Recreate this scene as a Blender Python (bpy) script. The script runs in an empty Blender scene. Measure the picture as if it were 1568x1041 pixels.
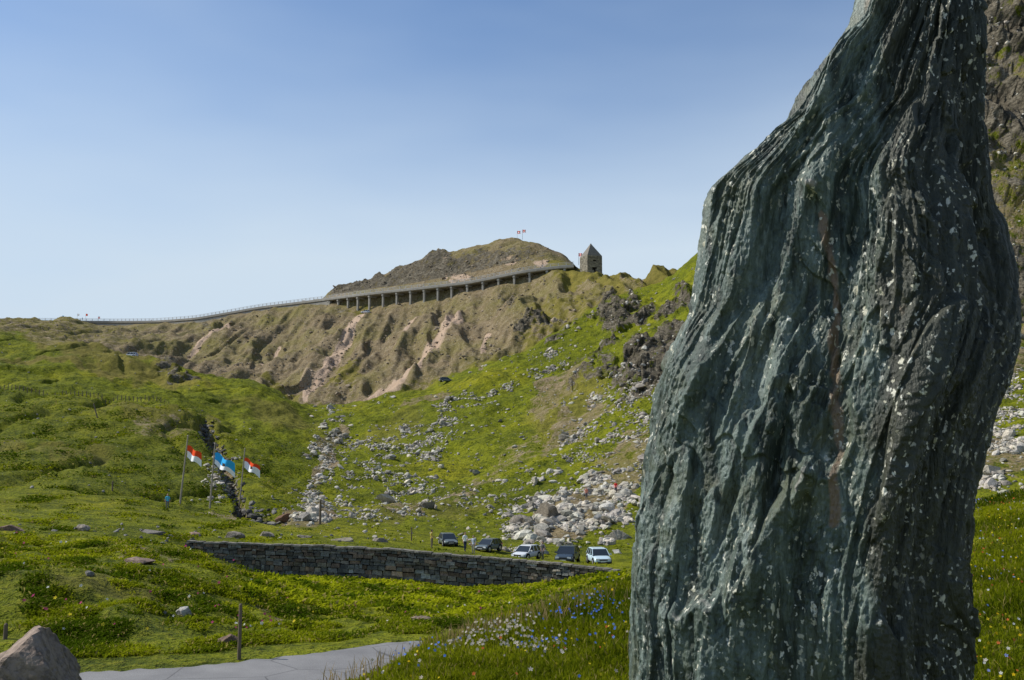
import bpy, bmesh, math, random
import numpy as np
from mathutils import Vector, Matrix
random.seed(7); rng=np.random.default_rng(11)
F=1524.4; CX=784.0; CY=520.5
PIT=math.atan(180/F); sp,cp=math.sin(PIT),math.cos(PIT)
sc=bpy.context.scene
# ---------------------------------------------------------------- helpers
def yz(y,d):
    U=(CY-y)/F
    return d*(sp+U*cp)/(cp-U*sp)
def proj_y(d,z): return CY-F*(-d*sp+z*cp)/(d*cp+z*sp)
def wx(px,d,z): return (px-CX)/F*np.maximum(d*cp+z*sp,6.0)
def P(px,y,d):
    z=yz(y,d); return Vector((float(wx(px,d,z)),d,z))
def h2(x,y,s):
    n=(x*374761393+y*668265263+s*974634777)&0xffffffff
    n=((n^(n>>13))*1274126177)&0xffffffff
    n=((n^(n>>16))*2246822519)&0xffffffff
    return (n^(n>>15))&0xffffffff
def gn(x,y,s=0):
    x=np.asarray(x,float);y=np.asarray(y,float)
    xi=np.floor(x).astype(np.int64);yi=np.floor(y).astype(np.int64)
    fx=x-xi;fy=y-yi
    u=fx*fx*fx*(fx*(fx*6-15)+10);v=fy*fy*fy*(fy*(fy*6-15)+10)
    def g(a,b):
        t=h2(xi+a,yi+b,s)*(2*math.pi/4294967296.0)
        return np.cos(t)*(fx-a)+np.sin(t)*(fy-b)
    return 1.5*((g(0,0)*(1-u)+g(1,0)*u)*(1-v)+(g(0,1)*(1-u)+g(1,1)*u)*v)
def fbm(x,y,o=4,s=0,g=0.5):
    a=1;r=0
    for i in range(o):
        r=r+a*gn(x*2**i+17.3*i,y*2**i+9.1*i,s+i); a*=g
    return r
def ridged(x,y,o=4,s=0):
    a=1;r=0
    for i in range(o):
        r=r+a*(1-2*np.abs(gn(x*2**i+7.3*i,y*2**i+3.1*i,s+i))); a*=.5
    return r
def sstep(a,b,x):
    t=np.clip((x-a)/(b-a),0,1); return t*t*(3-2*t)
def mesh_np(name,V,Fc,mats,smooth=False,col=None,matidx=None,colname='mask',link=True,col2=None):
    Fc=np.asarray(Fc,dtype=np.int32); k=Fc.shape[1]; V=np.asarray(V,dtype=np.float32)
    me=bpy.data.meshes.new(name)
    me.vertices.add(len(V)); me.vertices.foreach_set('co',V.ravel())
    me.loops.add(Fc.size); me.loops.foreach_set('vertex_index',Fc.ravel())
    me.polygons.add(len(Fc)); me.polygons.foreach_set('loop_start',np.arange(0,Fc.size,k,dtype=np.int32))
    me.polygons.foreach_set('use_smooth',np.full(len(Fc),smooth))
    if matidx is not None: me.polygons.foreach_set('material_index',np.asarray(matidx,dtype=np.int32))
    me.update(calc_edges=True)
    if col is not None:
        at=me.color_attributes.new(colname,'FLOAT_COLOR','POINT')
        at.data.foreach_set('color',np.asarray(col,dtype=np.float32).ravel())
    if col2 is not None:
        at=me.color_attributes.new('grass_shade','FLOAT_COLOR','POINT')
        at.data.foreach_set('color',np.asarray(col2,dtype=np.float32).ravel())
    for m in (mats if isinstance(mats,(list,tuple)) else [mats]): me.materials.append(m)
    ob=bpy.data.objects.new(name,me)
    if link: sc.collection.objects.link(ob)
    return ob
class Acc:
    def __init__(s): s.v=[];s.f=[];s.m=[];s.c=[]
    def box(s,c,a,b,d,mi=0,col=(1,1,1,1),taper=1.0):
        c=Vector(c);a=Vector(a);b=Vector(b);d=Vector(d);n=len(s.v)
        for k,t in ((-1,1.0),(1,taper)):
            for i,j in ((-1,-1),(1,-1),(1,1),(-1,1)):
                s.v.append(c+a*i*t+b*j*t+d*k); s.c.append(col)
        for q in ((0,3,2,1),(4,5,6,7),(0,1,5,4),(1,2,6,5),(2,3,7,6),(3,0,4,7)):
            s.f.append([n+i for i in q]); s.m.append(mi)
    def abox(s,c,sx,sy,sz,mi=0,col=(1,1,1,1),taper=1.0): s.box(c,(sx/2,0,0),(0,sy/2,0),(0,0,sz/2),mi,col,taper)
    def tube(s,p,q,r0,r1,n=8,mi=0,col=(1,1,1,1)):
        p=Vector(p);q=Vector(q);ax=(q-p).normalized()
        a=ax.orthogonal().normalized();b=ax.cross(a);k=len(s.v)
        for c,r in ((p,r0),(q,r1)):
            for i in range(n):
                t=2*math.pi*i/n; s.v.append(c+a*math.cos(t)*r+b*math.sin(t)*r); s.c.append(col)
        for i in range(n):
            j=(i+1)%n; s.f.append([k+i,k+j,k+n+j,k+n+i]); s.m.append(mi)
        s.f.append([k+i for i in range(n)][::-1]); s.m.append(mi)
        s.f.append([k+n+i for i in range(n)]); s.m.append(mi)
    def build(s,name,mats,parent=None,smooth=False,col=False):
        me=bpy.data.meshes.new(name); me.from_pydata([tuple(v) for v in s.v],[],s.f)
        for m in (mats if isinstance(mats,(list,tuple)) else [mats]): me.materials.append(m)
        me.polygons.foreach_set('material_index',s.m)
        me.polygons.foreach_set('use_smooth',[smooth]*len(s.f))
        if col:
            at=me.color_attributes.new('mask','FLOAT_COLOR','POINT')
            at.data.foreach_set('color',np.array(s.c,dtype=np.float32).ravel())
        me.update()
        ob=bpy.data.objects.new(name,me); sc.collection.objects.link(ob)
        if parent: ob.parent=parent
        return ob
def empty(name,loc,rz=0):
    e=bpy.data.objects.new(name,None); e.location=loc; e.rotation_euler=(0,0,rz); e.empty_display_size=.3
    sc.collection.objects.link(e); return e
# ---------------------------------------------------------------- materials
class NT:
    def __init__(s,name):
        s.m=bpy.data.materials.new(name); s.m.use_nodes=True; s.t=s.m.node_tree
        s.t.nodes.clear(); s.out=s.t.nodes.new('ShaderNodeOutputMaterial')
    def n(s,typ,**kw):
        nd=s.t.nodes.new(typ)
        for k,v in kw.items():
            if k.startswith('_'): setattr(nd,k[1:],v)
            else:
                key=int(k[1:]) if (k[0]=='i' and k[1:].isdigit()) else k.replace('__',' ')
                if isinstance(v,bpy.types.NodeSocket): s.t.links.new(v,nd.inputs[key])
                else: nd.inputs[key].default_value=v
        return nd
    def noise(s,vec,scale,detail=4,rough=.55,dist=0):
        return s.n('ShaderNodeTexNoise',Vector=vec,Scale=scale,Detail=detail,Roughness=rough,Distortion=dist).outputs[0]
    def ramp(s,fac,stops,interp='LINEAR'):
        nd=s.n('ShaderNodeValToRGB',Fac=fac); cr=nd.color_ramp; cr.interpolation=interp
        while len(cr.elements)<len(stops): cr.elements.new(.5)
        for e,(p,c) in zip(cr.elements,stops):
            e.position=p; e.color=(c,c,c,1) if isinstance(c,(int,float)) else (*c,1)
        return nd.outputs[0]
    def mix(s,f,a,b,mode='MIX'):
        nd=s.t.nodes.new('ShaderNodeMix'); nd.data_type='RGBA'; nd.blend_type=mode
        for i,v in ((0,f),(6,a),(7,b)):
            if isinstance(v,bpy.types.NodeSocket): s.t.links.new(v,nd.inputs[i])
            elif i==0: nd.inputs[0].default_value=v
            else: nd.inputs[i].default_value=(*v,1)
        return nd.outputs[2]
    def math(s,op,a,b=0.5,clamp=False):
        nd=s.t.nodes.new('ShaderNodeMath'); nd.operation=op; nd.use_clamp=clamp
        for i,v in ((0,a),(1,b)):
            if isinstance(v,bpy.types.NodeSocket): s.t.links.new(v,nd.inputs[i])
            else: nd.inputs[i].default_value=v
        return nd.outputs[0]
    def coord(s,scale=(1,1,1),rot=(0,0,0)):
        g=s.n('ShaderNodeNewGeometry').outputs['Position']
        return s.n('ShaderNodeMapping',Vector=g,Scale=scale,Rotation=rot).outputs[0]
    def bump(s,h,st,dist,nrm=None):
        kw=dict(Height=h,Strength=st,Distance=dist)
        if nrm is not None: kw['Normal']=nrm
        return s.n('ShaderNodeBump',**kw).outputs[0]
    def bsdf(s,col,rough=.9,nrm=None,spec=.2,metal=0):
        kw={'Base__Color':col if isinstance(col,bpy.types.NodeSocket) else (*col,1),'Roughness':rough,'Metallic':metal}
        if nrm is not None: kw['Normal']=nrm
        b=s.n('ShaderNodeBsdfPrincipled',**kw)
        b.inputs['Specular IOR Level'].default_value=spec
        s.t.links.new(b.outputs[0],s.out.inputs[0]); return b
def simple(name,col,rough=.6,spec=.3,var=.25,scale=3,metal=0):
    t=NT(name); c=t.coord(); n=t.noise(c,scale,3)
    a=tuple(x*(1-var) for x in col); b=tuple(min(1,x*(1+var)) for x in col)
    t.bsdf(t.mix(n,a,b),rough,None,spec,metal); return t.m

# terrain material
t=NT('alpine_terrain_mat'); W=t.coord()
att=t.n('ShaderNodeAttribute',_attribute_name='mask'); sep=t.n('ShaderNodeSeparateColor',Color=att.outputs['Color'])
grass_shade=t.n('ShaderNodeSeparateColor',Color=t.n('ShaderNodeAttribute',_attribute_name='grass_shade').outputs['Color'])
scree,rock,scar=sep.outputs[0],sep.outputs[1],sep.outputs[2]; dry=att.outputs['Alpha']
n1=t.noise(W,.035,4,.6); n2=t.noise(W,.35,5,.68); n3=t.noise(W,2.2,4,.72); n4=t.noise(W,11,3,.7)
g=t.ramp(n1,[(.32,(.110,.135,.004)),(.5,(.190,.212,.006)),(.66,(.28,.268,.010))])
g=t.mix(t.math('MULTIPLY',grass_shade.outputs[0],t.ramp(n2,[(.3,1.),(.7,.55)])),g,(.066,.082,.004))  # masked grass takes a darker colour, standing in for slope shade
g=t.mix(t.ramp(n2,[(.40,.8),(.56,0.)]),g,(.055,.075,.005))
g=t.mix(t.ramp(n3,[(.47,0),(.70,.6)]),g,(.30,.28,.024))
g=t.mix(t.ramp(n3,[(.34,.8),(.47,0.)]),g,(.034,.047,.004))
g=t.mix(t.ramp(n4,[(.3,.5),(.55,0.)]),g,(.026,.036,.004))
g=t.mix(t.math('MULTIPLY',dry,t.ramp(n2,[(.3,.45),(.7,1.)])),g,(.21,.155,.05))
s_=t.ramp(n2,[(.3,(.15,.11,.058)),(.5,(.26,.195,.11)),(.72,(.39,.31,.195))])
s_=t.mix(t.ramp(n3,[(.42,.6),(.58,0.)]),s_,(.085,.068,.036))
s_=t.mix(t.ramp(n1,[(.44,0.),(.64,.6)]),s_,(.16,.148,.025))
vs=t.n('ShaderNodeTexVoronoi',Vector=W,Scale=1.1)
s_=t.mix(t.ramp(vs.outputs['Distance'],[(.12,.5),(.3,0.)]),s_,(.42,.38,.31))
r_=t.ramp(n2,[(.3,(.065,.055,.038)),(.5,(.15,.128,.09)),(.72,(.28,.245,.18))])
r_=t.mix(t.ramp(t.noise(t.coord((1,1,3)),.8,4,.75),[(.42,.8),(.55,0.)]),r_,(.040,.034,.025))
f1=t.math('ADD',scree,t.math('MULTIPLY',t.math('SUBTRACT',n2,.5),1.7))
f1=t.math('ADD',f1,t.math('MULTIPLY',t.math('SUBTRACT',n3,.5),.9))
col=t.mix(t.ramp(f1,[(.42,0.),(.6,1.)]),g,s_)
f3=t.math('ADD',scar,t.math('MULTIPLY',t.math('SUBTRACT',n3,.5),1.2))
col=t.mix(t.ramp(f3,[(.4,0.),(.75,.9)]),col,t.mix(n2,(.54,.37,.25),(.42,.33,.25)))
f2=t.math('ADD',rock,t.math('MULTIPLY',t.math('SUBTRACT',n2,.5),2.4))
f2=t.math('ADD',f2,t.math('MULTIPLY',t.math('SUBTRACT',n3,.5),1.2))
col=t.mix(t.ramp(f2,[(.46,0.),(.60,1.)]),col,r_)
b=t.bump(n2,.8,1.5); b=t.bump(n3,.9,.45,b); b=t.bump(n4,.6,.07,b)
t.bsdf(col,.95,b,.1); M_TER=t.m

def rockmat(name,c0,c1,c2,sc_=1.0):
    t=NT(name); W=t.coord(); a=t.noise(W,1.3*sc_,4,.65); b2=t.noise(W,9*sc_,4,.7)
    oi=t.n('ShaderNodeAttribute',_attribute_name='mask')
    col=t.ramp(a,[(.3,c0),(.5,c1),(.7,c2)])
    col=t.mix(t.ramp(b2,[(.35,.7),(.55,0.)]),col,tuple(x*.35 for x in c0))
    col=t.mix(1.0,col,oi.outputs['Color'],'MULTIPLY')
    t.bsdf(col,.88,t.bump(b2,.6,.05,t.bump(a,.5,.3)),.2); return t.m
M_STONE=rockmat('pale_scree_stone_mat',(.36,.335,.29),(.51,.48,.43),(.66,.63,.57))
M_WALL=rockmat('dry_stone_wall_mat',(.11,.108,.10),(.20,.19,.17),(.33,.31,.27),2)
M_TOWER=rockmat('tower_stone_mat',(.14,.13,.11),(.26,.24,.19),(.36,.33,.27),1)
M_CONC=simple('weathered_concrete',(.30,.28,.24),.9,.1,.35,.6)
M_RAIL=simple('grey_railing',(.45,.44,.42),.7,.2,.2,1)
M_WOOD=simple('weathered_wood',(.16,.125,.09),.9,.1,.4,6)
M_POLE=simple('larch_pole',(.30,.26,.21),.9,.1,.3,6)
M_ROOF=simple('stone_slab_roof',(.20,.18,.15),.9,.1,.35,1.5)
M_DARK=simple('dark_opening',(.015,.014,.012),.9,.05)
t=NT('worn_asphalt'); W=t.coord(); a=t.noise(W,.6,4,.6); b_=t.noise(W,40,3,.7)
c=t.ramp(a,[(.3,(.17,.165,.165)),(.7,(.27,.262,.255))]); c=t.mix(t.ramp(b_,[(.4,.5),(.6,0.)]),c,(.10,.10,.10))
cr=t.n('ShaderNodeTexVoronoi',Vector=t.n('ShaderNodeMapping',Vector=W,Scale=(.5,.5,.5)).outputs[0],_feature='DISTANCE_TO_EDGE',Scale=1.0)
c=t.mix(t.ramp(cr.outputs[0],[(.004,.6),(.012,0.)]),c,(.05,.05,.05))
t.bsdf(c,.85,t.bump(b_,.4,.01),.25); M_ROAD=t.m
def leafmat(name,trans=.45):
    t=NT(name); a=t.n('ShaderNodeAttribute',_attribute_name='mask').outputs['Color']
    d=t.n('ShaderNodeBsdfDiffuse',Color=a)
    tr=t.n('ShaderNodeBsdfTranslucent',Color=a); mx=t.n('ShaderNodeMixShader',Fac=trans)
    t.t.links.new(d.outputs[0],mx.inputs[1]); t.t.links.new(tr.outputs[0],mx.inputs[2]); t.t.links.new(mx.outputs[0],t.out.inputs[0]); return t.m
M_GRASS=leafmat('grass_blade_mat'); M_PETAL=leafmat('petal_mat',.3)
# standing stone material
t=NT('green_schist'); W=t.coord((1,1,.22),(0,.12,0)); W0=t.coord(); WL=t.coord((1,1,.62))
a=t.noise(W,2.6,6,.64,.4); b_=t.noise(W,14,5,.72,.2); f_=t.noise(W0,60,4,.75); l_=t.noise(W0,1.7,3,.6)
att=t.n('ShaderNodeAttribute',_attribute_name='mask'); sp_=t.n('ShaderNodeSeparateColor',Color=att.outputs['Color'])
c=t.ramp(a,[(.32,(.034,.048,.036)),(.46,(.075,.103,.084)),(.56,(.118,.155,.132)),(.68,(.22,.26,.235))])
c=t.mix(t.ramp(b_,[(.40,.85),(.50,0.)]),c,(.016,.024,.018))
c=t.mix(t.ramp(b_,[(.55,0.),(.66,.6)]),c,(.24,.295,.27))
c=t.mix(t.ramp(f_,[(.35,.45),(.5,0.)]),c,(.03,.04,.03))
c=t.mix(t.ramp(t.noise(W0,4,4,.7),[(.5,0.),(.7,.6)]),c,(.085,.092,.042))
c=t.mix(t.ramp(t.math('ADD',att.outputs['Alpha'],t.math('MULTIPLY',t.math('SUBTRACT',a,.5),1.2)),[(.30,0.),(.75,.92)]),c,t.mix(b_,(.008,.010,.006),(.046,.048,.028)))  # alpha mask: shade of the right side put into the colour, plus dark moss
c=t.mix(t.ramp(t.math('ADD',sp_.outputs[0],t.math('MULTIPLY',t.math('SUBTRACT',b_,.5),2.2)),[(.42,0.),(.8,.8)]),c,t.mix(f_,(.13,.078,.045),(.26,.18,.11)))
c=t.mix(t.ramp(t.math('ADD',sp_.outputs[1],t.math('MULTIPLY',t.math('SUBTRACT',b_,.5),1.0)),[(.45,0.),(.7,.8)]),c,t.mix(f_,(.08,.068,.038),(.22,.18,.12)))
c=t.mix(t.ramp(t.math('ADD',sp_.outputs[2],t.math('MULTIPLY',t.math('SUBTRACT',b_,.5),.8)),[(.45,0.),(.7,.75)]),c,t.mix(f_,(.22,.20,.17),(.48,.43,.39)))
warpv=t.mix(.035,WL,t.n('ShaderNodeTexNoise',Vector=W0,Scale=45.0,Detail=2.0).outputs['Color'])
for scl,th,cut,lo,hi,base in ((29,.31,.66,.45,.55,.0),(54,.33,.66,.45,.55,.0),(12,.11,.70,.42,.55,.4)):
    v=t.n('ShaderNodeTexVoronoi',Vector=warpv,Scale=float(scl))
    cell=t.n('ShaderNodeSeparateColor',Color=v.outputs['Color'])
    m=t.math('MULTIPLY',t.ramp(v.outputs['Distance'],[(th*.7,1.),(th,0.)]),t.math('GREATER_THAN',cell.outputs[0],cut))
    m=t.math('MULTIPLY',m,t.ramp(l_,[(lo-.02,base),(hi,1.)]))
    c=t.mix(t.math('MULTIPLY',m,.92),c,t.mix(cell.outputs[1],(.68,.67,.58),(.44,.42,.30)))
b1=t.bump(a,.6,.06); b1=t.bump(b_,1.0,.028,b1); b1=t.bump(f_,.8,.006,b1)
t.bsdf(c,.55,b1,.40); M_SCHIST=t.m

# ---------------------------------------------------------------- terrain
def Y(*pts): return [(x,yz(y,d),d) for x,y,d in pts]
def Zs(*pts): return list(pts)
L=[]
L.append((Zs((0,-1.75,-30)),1))
L.append((Zs((0,-1.6,0)),4))
L.append((Zs((0,-1.65,5)),8))
L.append((Zs((-2500,-2.15,6.5),(0,-2.12,6.5),(300,-2.08,7.2),(450,-2.17,9),(540,-2.30,10.5),(600,-2.42,12),(700,-2.62,15),(800,-2.74,18),(900,-2.76,21),(970,-2.72,23),(1100,-2.4,24),(1300,-1.8,26),(1500,-1.25,30),(1568,-1.0,30),(2200,-.5,30)),40))
L.append((Zs((0,-5,19.5),(300,-5,19.5),(450,-5,20.5),(600,-5.1,22.5),(700,-5.2,24),(800,-5.5,27),(900,-5.5,30),(1000,-5.3,32),(1500,-3.5,36)),22))
L.append((Zs((0,-5,23.4),(300,-5,24.6),(500,-5.0,26.4),(600,-5.02,27.9),(700,-5.2,29.4),(800,-5.6,32),(900,-5.6,35),(1000,-5.4,37),(1500,-4,42)),10))
L.append((Y((-2500,890,34),(0,893,34),(100,900,34),(200,915,35),(300,940,36),(400,960,37),(500,970,38),(600,966,38.5),(700,964,39.5),(800,950,42),(900,930,44),(1000,920,46),(1500,850,50)),34))
L.append((Y((-2500,832,60),(0,835,60),(100,838,60),(200,838,60),(300,848,60),(350,868,60),(400,894,60),(500,925,60),(600,935,60),(700,942,60),(800,935,60),(900,915,60),(960,905,60),(1100,880,60),(1500,820,60),(1568,810,60)),50))
L.append((Y((-2500,810,80),(0,812,80),(200,824,84),(290,840,87),(330,863,87),(400,881,86.5),(500,885,86),(600,890,85),(700,900,84),(800,899,83),(900,886,81),(935,877,80),(1000,868,79),(1100,860,79),(1500,800,79)),22))
L.append((Y((-2500,808,81),(0,810,81),(200,821,85),(290,834,88),(400,836,87.5),(500,839,87),(600,844,86),(700,853,85),(800,861,84),(900,871,82),(935,875,81),(1000,866,80),(1100,858,80),(1500,798,80)),4))
L.append((Y((-2500,770,100),(0,772,100),(200,786,102),(300,800,104),(400,812,105),(500,818,106),(600,828,107),(700,839,107),(800,850,107),(900,857,106),(1000,850,106),(1100,835,106),(1500,770,96),(1568,760,96)),20))
L.append((Y((-2500,735,120),(0,735,120),(100,742,120),(200,755,122),(280,768,125),(340,775,125),(400,765,135),(500,765,150),(600,775,150),(700,785,145),(800,780,145),(900,760,145),(1000,735,145),(1070,700,145),(1250,680,140),(1500,690,115),(1568,680,115)),50))
L.append((Y((-2500,600,215),(0,600,215),(150,603,215),(250,612,215),(300,640,205),(350,665,200),(420,680,205),(500,700,210),(600,700,210),(700,690,210),(800,665,210),(900,625,210),(1000,590,210),(1070,570,210),(1250,540,195),(1500,600,160),(1568,590,160)),70))
L.append((Y((-2500,560,265),(0,562,265),(150,577,262),(300,607,250),(400,635,245),(500,662,245),(600,655,248),(700,638,252),(800,605,257),(900,555,265),(1000,510,270),(1070,480,270),(1250,420,240),(1400,440,200),(1500,510,190),(1568,480,190)),60))
L.append((Y((-2500,500,330),(0,507,320),(100,522,315),(150,532,312),(250,560,300),(300,576,295),(400,597,285),(470,629,275),(550,622,280),(600,608,285),(700,582,295),(800,542,305),(900,482,325),(960,449,340),(1010,435,350),(1070,391,350),(1150,300,345),(1250,180,320),(1400,30,290),(1500,-40,260),(1568,-80,255),(2200,-200,250)),90))
L.append((Y((-2500,505,380),(0,508,380),(150,538,370),(300,585,350),(400,603,330),(470,628,310),(550,618,305),(600,604,308),(700,576,315),(800,535,325),(900,477,340),(960,446,352),(1010,436,362),(1070,400,370),(1250,190,350),(1400,40,320),(1500,-30,290),(1568,-70,285),(2200,-190,280)),12))
L.append((Y((-2500,500,450),(0,500,450),(150,513,440),(300,538,440),(400,540,420),(470,545,400),(550,540,385),(600,530,375),(700,510,365),(800,480,362),(900,445,370),(960,438,375))+Zs((1010,74,380),(1070,74,390),(1250,100,370),(1500,125,330),(2200,130,320)),60))
L.append((Y((-2500,490,560),(0,491,545),(100,491,550),(170,498,555),(300,493,520),(400,475,500),(490,463,478),(525,470,466),(560,474,455),(640,460,438),(720,446,424),(800,429,411),(860,412,404),(900,419,402),(960,432,400))+Zs((1010,74,405),(1070,66,420),(1250,95,400),(1500,120,360)),60))
L.append((Y((-2500,489,568),(0,489.5,553),(170,493,563),(300,489,528),(400,470,508),(490,457,486),(560,447,463),(640,438,446),(720,425,432),(800,406,420),(860,403,412),(905,417,410),(960,430,408))+Zs((1010,73,412),(1070,64,430),(1250,92,410),(1500,115,370)),6))
L.append((Zs((-2500,68,600),(0,68,600),(170,70,610),(300,70,570),(400,70,545),(480,75,520))+Y((500,452,505),(530,437,500),(560,430,495),(620,410,480),(700,389,468),(760,370,460),(800,365,452),(840,377,445),(880,401,435))+Zs((905,72,430),(960,68,430),(1010,67,432),(1070,60,460),(1250,80,450),(1500,95,430)),44))
L.append((Zs((0,20,800)),10)); L.append((Zs((0,-60,6000)),6))
UX=np.arange(-2500,4001,4.0)
def gs(a,s):
    k=np.exp(-.5*(np.arange(-4*s,4*s+1)/s)**2);k/=k.sum()
    return np.convolve(np.pad(a,int(4*s),'edge'),k,'valid')
LZ=[];LD=[];NR=[]
for pts,n in L:
    p=np.array(pts,float); LZ.append(gs(np.interp(UX,p[:,0],p[:,1]),3)); LD.append(gs(np.interp(UX,p[:,0],p[:,2]),3)); NR.append(n)
PX=np.concatenate([np.linspace(-2500,-120,60)[:-1],np.arange(-120,1700,2.0),np.linspace(1700,4000,60)])
LZ=np.array([np.interp(PX,UX,a) for a in LZ]);LD=np.array([np.interp(PX,UX,a) for a in LD])
h=np.diff(LD,axis=0); dl=np.diff(LZ,axis=0)/h
m=np.zeros_like(LZ)
w1=2*h[1:]+h[:-1];w2=h[1:]+2*h[:-1]
with np.errstate(all='ignore'):
    mm=(w1+w2)/(w1/dl[:-1]+w2/dl[1:])
m[1:-1]=np.where(dl[:-1]*dl[1:]>0,mm,0); m[0]=dl[0];m[-1]=dl[-1]
rowsD=[];rowsZ=[];seg=[]
for i in range(len(L)-1):
    n=NR[i+1]
    for k in range(n):
        tt=k/n; hh=h[i]
        rowsD.append(LD[i]+tt*hh)
        rowsZ.append((2*tt**3-3*tt**2+1)*LZ[i]+(tt**3-2*tt**2+tt)*hh*m[i]+(-2*tt**3+3*tt**2)*LZ[i+1]+(tt**3-tt**2)*hh*m[i+1])
        seg.append(i+tt)
rowsD.append(LD[-1]);rowsZ.append(LZ[-1]);seg.append(len(L)-1)
D=np.array(rowsD);Z=np.array(rowsZ);S=np.array(seg)[:,None]*np.ones_like(D)
PXG=np.ones_like(D)*PX[None,:]
X=wx(PXG,D,Z)
YI=np.where(D>3,proj_y(np.maximum(D,3),Z),2000)
def win(a,b,s=.3): return sstep(a-s,a+s,S)*(1-sstep(b-s,b+s,S))
near=1-sstep(3,3.9,S)
mid=win(5.3,7.9,.25)
terr=win(8.0,10.1,.15)
far=sstep(10.1,10.9,S)
via=win(16.9,18.2,.12)
dz=near*(.10*gn(X/1.5,D/1.5,1)+.04*gn(X/.4,D/.4,2))
dz+=mid*(.45*fbm(X/6,D/8,3,5)+.18*fbm(X/1.6,D/1.6,3,8))
dz+=terr*.12*fbm(X/3,D/3,3,12)
warpx=X+6*gn(X/30,D/30,77)
fdist=np.clip((D-110)/120,0,1)
fn=np.clip((D-105)/25,0,1)
dz+=far*(1-via*.85)*(fdist*2.5*fbm(X/28,D/34,3,21)+fn*.7*fbm(X/7,D/8,4,25)+fn*.2*fbm(X/1.8,D/2,2,31))
lh=win(10.6,14.2,.3)*(1-sstep(300,480,PXG))
tq=(Z+1.2*fbm(X/14,D/20,3,601))/1.6; dz+=lh*.28*((np.floor(tq)+sstep(.25,.75,tq-np.floor(tq)))-tq)*1.6*fn
dz-=lh*fn*1.2*(1-sstep(0,.09,np.abs(gn(X/26+.3,D/45+Z/40,611))))
rib=win(14.9,16.9,.35)*(.55+.45*sstep(150,400,PXG))
dz+=rib*(3.6*ridged(warpx/20,D/95,3,41)-2.7)+rib*.8*fbm(X/4,D/30,3,44)
def blob(lst,warp=14):
    wxx=PXG+warp*fbm(PXG/40,YI/28,3,60); wy=YI+warp*.7*fbm(PXG/40,YI/28,3,66)
    r=np.zeros_like(D)
    for cx,cy,rx,ry,ang,st in lst:
        a=math.radians(ang);dx=wxx-cx;dy=wy-cy
        u=(dx*math.cos(a)+dy*math.sin(a))/rx;v=(-dx*math.sin(a)+dy*math.cos(a))/ry
        r=np.maximum(r,st*(1-sstep(.65,1.15,np.sqrt(u*u+v*v))))
    return r
def lines(lst,warp=5):
    wxx=PXG+warp*fbm(PXG/25,YI/25,3,70); r=np.zeros_like(D)
    for w,pts in lst:
        for (x0,y0),(x1,y1) in zip(pts[:-1],pts[1:]):
            dx,dy=x1-x0,y1-y0; t_=np.clip(((wxx-x0)*dx+(YI-y0)*dy)/(dx*dx+dy*dy),0,1)
            d_=np.hypot(wxx-x0-t_*dx,YI-y0-t_*dy); r=np.maximum(r,1-sstep(w*.4,w*1.2,d_))
    return r
fm=far*(S<18.05)
rockm=blob([(1005,550,80,40,-30,.85),(960,485,46,16,-25,.8),(1035,465,40,20,-30,.8),(940,465,34,13,-10,.8),(985,600,56,12,-25,.85),(1040,600,30,20,-30,.7),(820,498,42,12,-15,.8),(900,490,30,9,-20,.65),(880,560,40,7,-10,.55),(915,535,36,9,-20,.7),(900,575,50,8,-25,.6),(850,520,30,8,-25,.55),(320,500,22,7,-20,.5),(270,571,40,7,12,.6),(660,455,20,8,-10,.5),(520,480,16,6,0,.5),(770,470,20,7,-10,.5)],20)*fm
rockm=np.maximum(rockm,blob([(560,435,70,14,-12,.85),(660,415,90,20,-12,.78),(760,402,50,22,-5,.68),(800,388,40,14,0,.5)],10)*(S>18.1)*(S<19.6))
cliff=sstep(13.05,13.6,S)*(S<17)*sstep(1180,1400,PXG)
cliffm=cliff*np.clip(.95+.7*fbm(X/14,Z/12,3,301),.1,1.1)
rockm=np.maximum(rockm,cliffm)
rockm=np.maximum(rockm,blob([(1530,440,60,90,0,.75)],10)*fm*(PXG>1400))
gully=lines([(13,[(312,652),(338,690),(352,730),(372,780),(430,795)])])*far*(S<12.9)
screem=win(15.0,20,.25)*.84*(PXG<985)*(.62+.38*sstep(100,330,PXG))
screem*=1-.9*blob([(910,428,75,18,10,1),(520,585,35,30,0,.6),(760,600,90,25,-20,.8),(860,490,70,35,-30,.5),(430,600,40,10,30,.6),(560,480,25,10,0,.5),(860,420,30,12,0,.6)],20)
screem=np.maximum(screem,blob([(60,512,90,10,5,.5),(200,520,80,10,5,.45),(650,610,60,10,-15,.6),(700,560,60,14,-25,.8),(850,600,60,26,-40,.62),(880,645,90,22,-40,.6),(960,690,60,30,-30,.6),(780,700,60,16,-35,.45),(720,745,55,14,-20,.5),(620,780,40,12,0,.5),(470,790,50,16,0,.85),(500,700,18,60,20,.75),(880,790,90,36,-15,.85),(940,740,60,24,-20,.75),(1525,700,60,40,0,.62),(1540,560,50,30,0,.6),(320,640,40,8,20,.4),(250,655,60,14,0,.5),(420,930,50,16,15,.45),(350,790,60,10,10,.5),(230,850,60,8,0,.45)],16)*(S>5.4)*(S<15.2))
screem=np.maximum(screem,gully*.8)
screem=np.maximum(screem,.6*win(12.2,15,.3)*(PXG>1180))
scarm=lines([(8,[(556,488),(530,520),(500,560),(468,618)]),(9,[(702,488),(668,520),(645,550),(625,580),(600,600),(548,624)]),(4,[(690,430),(706,445)]),(5,[(680,405),(682,425)]),(4,[(748,500),(735,540)]),(3,[(430,520),(400,560)]),(4,[(350,500),(290,540)]),(3,[(640,480),(600,540)])])*(S>14.8)*(S<19.8)
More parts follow.
